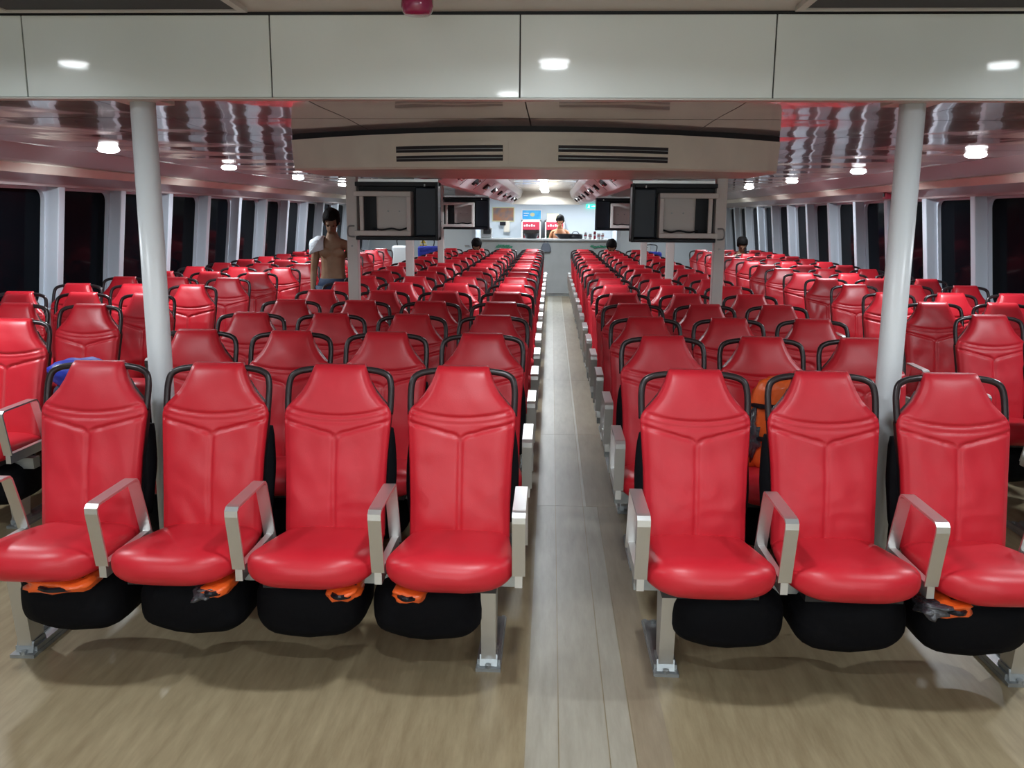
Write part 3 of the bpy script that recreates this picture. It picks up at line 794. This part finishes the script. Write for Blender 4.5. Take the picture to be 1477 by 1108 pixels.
# ------------------------------------------------------------------ luggage, jackets
def lumpy(name, mt, parent, sx_, sy, sz, loc, seed, n=.12):
    bm = bmesh.new(); rings = []; K = 14; N = 20
    for j in range(K+1):
        ph = -PI/2+PI*j/K; c = max(abs(math.cos(ph))**.55, .02); zz = spow(math.sin(ph), .75); r = []
        for i in range(N):
            w = 2*PI*i/N; x, y = c*spow(math.cos(w), .65), c*spow(math.sin(w), .65)
            k = 1+n*noise.noise(Vector((x*2+seed, y*2, zz*2+seed)))*2
            r.append((x*sx_*k+loc[0], y*sy*k+loc[1], zz*sz*k+loc[2]))
        rings.append(r)
    loft(bm, rings); return mesh_obj(name, bm, mt, parent, smooth=True)
def jacket(x, y, label, dx, w, seed, wrap=False):
    t = thing('life_jacket', label, 'life jacket', (x, y, 0), 0, 'life jackets stowed under the front row')
    lumpy('foam_pad', M_orange, t, w, .10, .026, (dx, -.52, .392), seed, .13)
    bm = bmesh.new(); tube(bm, [(dx-w*.5, -.60, .395), (dx, -.635, .398), (dx+w*.5, -.60, .39)], .010, n=6); mesh_obj('buckle_strap', bm, M_black, t)
    if wrap: lumpy('plastic_bag', M_clear, t, w*.8, .09, .024, (dx-w*.7, -.535, .388), seed+3, .3)
jacket(-1.847, 3.519, 'orange life jacket under the leftmost front seat', .08, .12, 1)
jacket(-1.347, 3.519, 'plastic-wrapped orange life jacket under the second front seat from left', .16, .05, 2, True)
jacket(-.847, 3.519, 'orange life jacket showing under the third front seat from left', .12, .06, 3)
jacket(-.347, 3.519, 'orange life jacket corner under the front seat left of the aisle', -.14, .06, 4)
jacket(1.579, 3.519, 'orange life jacket under the rightmost front seat', -.17, .07, 5, True)
t = thing('life_jacket', 'bright orange life jacket leaning on the second-row middle right seat', 'life jacket', (1.10, 4.36, .49))
lumpy('foam_pad', M_orange, t, .13, .055, .23, (0, -.10, .245), 8, .12)
lumpy('plastic_bag', M_clear, t, .04, .04, .12, (-.12, -.13, .20), 9, .3)
for z in (.18, .34):
    bm = bmesh.new(); tube(bm, [(-.12, -.11, z), (-.07, -.165, z), (.07, -.165, z), (.12, -.11, z)], .012, n=6); mesh_obj('strap', bm, M_black, t)
t = thing('travel_backpack', 'tall navy backpack with bright blue top in the left side aisle', 'backpack', (-2.53, 4.62, 0))
lumpy('body', M_navycloth, t, .17, .14, .42, (0, 0, .43), 11, .06)
lumpy('top_flap', M_blue, t, .15, .12, .08, (0, 0, .86), 12, .12)
bm = bmesh.new(); tube(bm, [(-.05, -.15, .75), (-.07, -.19, .5), (-.05, -.15, .25)], .014, n=6); mesh_obj('strap', bm, M_black, t)
for i, (x, y, mt, lb) in enumerate(((-1.60, 4.25, M_navycloth, 'dark blue bag on the second-row seat behind the left pillar'),)):
    t = thing('soft_bag', lb, 'bag', (x-.12, y-.28, .50)); lumpy('body', mt, t, .13, .09, .11, (0, 0, .115), 20+i, .12)
    mesh_obj('white_label', boxbm(-.03, .03, -.098, -.088, .09, .15), M_ring, t)
    bm = bmesh.new(); tube(bm, [(-.06, 0, .21), (0, 0, .27), (.06, 0, .21)], .008, n=6); mesh_obj('handle', bm, M_black, t)
for i, (x, y, z, mt, lb) in enumerate(((-2.42, 17.6, 1.02, M_blue, 'blue suitcase standing in the far left aisle'), (-2.95, 17.7, 1.02, M_ctop, 'white hard case standing beside the far left blue suitcase'), (1.95, 17.6, .95, M_blue, 'blue suitcase standing in the far right aisle'))):
    t = thing('suitcase', lb, 'suitcase', (x, y, 0), 0, 'suitcases behind the last rows')
    mesh_obj('case', boxbm(-.2, .2, -.13, .13, .04, z+.1), mt, t, bevel=.04)
    bm = bmesh.new(); tube(bm, [(-.1, 0, z+.1), (-.1, 0, z+.22), (.1, 0, z+.22), (.1, 0, z+.1)], .01, n=6); mesh_obj('pull_handle', bm, M_black, t)
    for q in (-.15, .15):
        bm = bmesh.new(); cyl(bm, (q, -.05, .03), (q, .05, .03), .03, n=12); mesh_obj('wheel', bm, M_black, t)

# ------------------------------------------------------------------ people
def skin_body(J, E):
    """J name -> (pos, radius), E edges; returns an evaluated bmesh of the skinned skeleton"""
    names = list(J); me = bpy.data.meshes.new('skeleton')
    me.from_pydata([J[n][0] for n in names], [(names.index(a), names.index(b)) for a, b in E], [])
    o = bpy.data.objects.new('skeleton', me); C.objects.link(o)
    sk = o.modifiers.new('skin', 'SKIN'); sk.use_smooth_shade = True
    ly = me.skin_vertices[0] if me.skin_vertices else None
    if ly is None:
        bm = bmesh.new(); bm.from_mesh(me); bm.verts.layers.skin.verify(); bm.to_mesh(me); bm.free(); ly = me.skin_vertices[0]
    for i, n in enumerate(names):
        r = J[n][1]; ly.data[i].radius = r if isinstance(r, tuple) else (r, r)
        ly.data[i].use_root = (i == 0)
    sb = o.modifiers.new('sub', 'SUBSURF'); sb.levels = 2; sb.render_levels = 2
    dg = bpy.context.evaluated_depsgraph_get(); dg.update()
    ev = bpy.data.meshes.new_from_object(o.evaluated_get(dg))
    bm = bmesh.new(); bm.from_mesh(ev)
    bpy.data.objects.remove(o); return bm
def ellip(bm, c, r, M=None, seg=20):
    res = bmesh.ops.create_uvsphere(bm, u_segments=seg, v_segments=seg//2+4, radius=1)
    for v in res['verts']:
        p = Vector((v.co.x*r[0], v.co.y*r[1], v.co.z*r[2]))
        if M: p = M @ p
        v.co = p+Vector(c)
def person(label, loc, rz, seated=False, arms='down', hip=.46, tilt=.35, skin=None, shorts=None, H=1.76, vest=None, towel=False):
    t = thing('person', label, 'person', loc, rz)
    k = H/1.76
    skin = skin or M_skin
    hz = hip if seated else .93*k           # hip height
    J = {}; E = []
    def j(n, p, r, q=None):
        J[n] = (p, r); 
        if q: E.append((q, n))
    j('pelvis', (0, 0, hz), (.145, .105)); j('belly', (0, -.005, hz+.15), (.128, .095), 'pelvis'); j('chest', (0, 0, hz+.34), (.150, .105), 'belly')
    j('collar', (0, .01, hz+.46), (.105, .075), 'chest'); j('neck', (0, .005, hz+.535), .054, 'collar'); j('skull', (0, -.02, hz+.62), .055, 'neck')
    for s in (-1, 1):
        S = 'l' if s < 0 else 'r'
        j('sh'+S, (s*.168, .01, hz+.445), .058, 'collar')
        if arms == 'down':
            el, wr = (s*.215, .02, hz+.16), (s*.220, -.05, hz-.09); fd = Vector((0, -.02, -1))
        else:
            el, wr = (s*.25, -.06, hz+.18), (s*.12, -.27, hz+.20); fd = Vector((-s*.25, -.9, -.15)).normalized()
        j('ua'+S, tuple((Vector(J['sh'+S][0])+Vector(el))/2), .048, 'sh'+S); j('el'+S, el, .038, 'ua'+S)
        j('fa'+S, tuple((Vector(el)*.65+Vector(wr)*.35)), .037, 'el'+S); j('wr'+S, wr, .025, 'fa'+S)
        pm = Vector(wr)+fd*.06; j('pm'+S, tuple(pm), (.036, .016), 'wr'+S)
        side = Vector((0, 1, 0)) if arms == 'down' else Vector((1, 0, 0))
        for q, L in enumerate((.075, .085, .080, .062)):
            a = pm+fd*.035+side*(-.027+.018*q); b = a+fd*L*.55+Vector((-s*.008, 0, -.002)); c = b+fd*L*.45+Vector((-s*.018, 0, -.008))
            j('f%d%s' % (q, S), tuple(a), .0095, 'pm'+S); j('g%d%s' % (q, S), tuple(b), .0088, 'f%d%s' % (q, S)); j('h%d%s' % (q, S), tuple(c), .0075, 'g%d%s' % (q, S))
        a = pm-side*.032*1+fd*-.005; b = a-side*.018+fd*.03; j('t1'+S, tuple(a), .011, 'pm'+S); j('t2'+S, tuple(b), .0095, 't1'+S); j('t3'+S, tuple(b+fd*.025), .008, 't2'+S)
        if seated:
            kn, an = (s*.12, -.42, hz+.03), (s*.12, -.46, .09)
        else:
            kn, an = (s*.105, -.01, hz*.52), (s*.10, .03, .09)
        j('th'+S, (s*.09, -.0 if not seated else -.08, hz-.05 if not seated else hz), .088, 'pelvis')
        j('mt'+S, tuple((Vector(J['th'+S][0])+Vector(kn))/2), .076, 'th'+S); j('kn'+S, kn, .056, 'mt'+S)
        j('cf'+S, tuple(Vector(kn)*.68+Vector(an)*.32), .056, 'kn'+S); j('an'+S, an, .036, 'cf'+S)
        j('ft'+S, (an[0], an[1]-.08, .045), .038, 'an'+S); j('to'+S, (an[0]*1.1, an[1]-.19, .028), (.036, .024), 'ft'+S)
    bm = skin_body(J, E)
    R = Matrix.Rotation(tilt, 3, 'X')
    hc = Vector((0, -.015-.05*tilt, hz+.685)) 
    def hp(x, y, z): return hc+R @ Vector((x, y, z))
    ellip(bm, hp(0, .01, .02), (.077, .097, .100), R); ellip(bm, hp(0, -.028, -.045), (.056, .062, .068), R)
    ellip(bm, hp(0, -.040, -.085), (.030, .028, .024), R, 12); ellip(bm, hp(0, -.098, -.015), (.013, .018, .026), R, 12)
    ellip(bm, hp(0, -.085, -.058), (.024, .012, .009), R, 12); ellip(bm, hp(0, -.082, .022), (.05, .014, .010), R, 12)
    for s in (-1, 1): ellip(bm, hp(s*.078, .012, -.008), (.010, .020, .032), R, 12)
    if not vest:
        for s in (-1, 1): ellip(bm, (s*.066, -.080, hz+.365), (.070, .028, .048))
    body = mesh_obj('body', bm, skin, t, smooth=True)
    rm = body.modifiers.new('remesh', 'REMESH'); rm.mode = 'VOXEL'; rm.voxel_size = .010; rm.use_smooth_shade = True
    bm = bmesh.new(); ellip(bm, hp(0, .022, .040), (.089, .106, .104), R, 24)
    for v in bm.verts:
        l = R.transposed() @ (v.co-hc)
        if l.y < -.055 and l.z < .055: v.co += R @ Vector((0, .05, .03))
        if l.z < -.02: v.co += R @ Vector((0, 0, .03 if l.y < .04 else 0))
        v.co += v.normal*0+Vector((noise.noise(v.co*40)*.004, 0, noise.noise(v.co*35)*.006))
    for v in bm.verts:      # tousled outline, hanging lower at the sides and back
        l = R.transposed() @ (v.co-hc); k2 = noise.noise(v.co*28+Vector((loc[0], 0, 0)))
        v.co += (v.co-hc).normalized()*(.006+.012*k2)
        if l.z < .04: v.co.z -= .014*abs(k2)
    mesh_obj('hair', bm, M_hair, t, smooth=True)
    for s in (-1, 1):
        bm = bmesh.new(); ellip(bm, hp(s*.030, -.083, .002), (.013, .008, .007), R, 10); mesh_obj('eye', bm, M_eye, t, smooth=True)
    def ring(z, a, b, y=0, n=24): return [(a*math.cos(2*PI*i/n), y+b*math.sin(2*PI*i/n), z) for i in range(n)]
    if not seated:
        bm = bmesh.new()
        loft(bm, [ring(hz-.03, .182, .128), ring(hz+.03, .168, .122), ring(hz+.085, .150, .112), ring(hz+.09, .145, .107)], True)
        for s in (-1, 1):
            loft(bm, [[(s*.098+a*math.cos(2*PI*i/16), -.002+a*math.sin(2*PI*i/16), z) for i in range(16)] for z, a in ((hz+.01, .105), (hz-.15, .104), (hz-.34, .098), (hz-.36, .094))])
        mesh_obj('shorts', bm, shorts or M_shorts, t, smooth=True)
    if vest or seated:
        bm = bmesh.new()
        loft(bm, [ring(hz-.02, .172, .128), ring(hz+.15, .150, .120), ring(hz+.32, .176, .132), ring(hz+.42, .165, .112), ring(hz+.485, .110, .085), ring(hz+.515, .072, .066)], True)
        mesh_obj('shirt', bm, vest or M_navycloth, t, smooth=True)
    if towel:
        bm = bmesh.new(); rings = []
        for i in range(15):
            u = i/14; ang = PI*(-.08+1.16*u)
            y = -.105*math.cos(ang); z = hz+.455+.075*math.sin(ang)-(.05 if u < .1 else 0)
            x0, x1 = -.235, -.085; nn = noise.noise(Vector((u*5, 0, 0)))*.01
            rings.append([(x0, y, z-.035+nn), (-.16, y*1.05, z+.012+nn), (x1, y, z+.015), (x1, y*.9, z+.0), (-.16, y*.9, z-.005), (x0, y*.9, z-.05)])
        loft(bm, rings); mesh_obj('shoulder_towel', bm, M_towel, t, smooth=True)
    return t
man = person('shirtless man in dark blue shorts with white towel in the left side aisle, head bowed', (-2.35, 9.55, 0), .10, tilt=.5, towel=True, H=1.80)
person('attendant with dark hair standing behind the counter looking down', (.19, 20.35, 0), 0, arms='front', tilt=.6, skin=M_skin2, vest=M_skin2, H=1.74)
person('dark-haired passenger seated in the last row left of the aisle', (-1.347, 16.19, 0), 0, seated=True, hip=.49, tilt=.7, vest=M_navycloth)
person('dark-haired passenger seated in the last row right of the aisle', (1.079, 16.19, 0), 0, seated=True, hip=.49, tilt=.7, vest=M_navycloth)
person('dark-haired passenger seated far back in the right window block', (3.294, 15.70, 0), 0, seated=True, hip=.57, tilt=.7, vest=M_redsign)
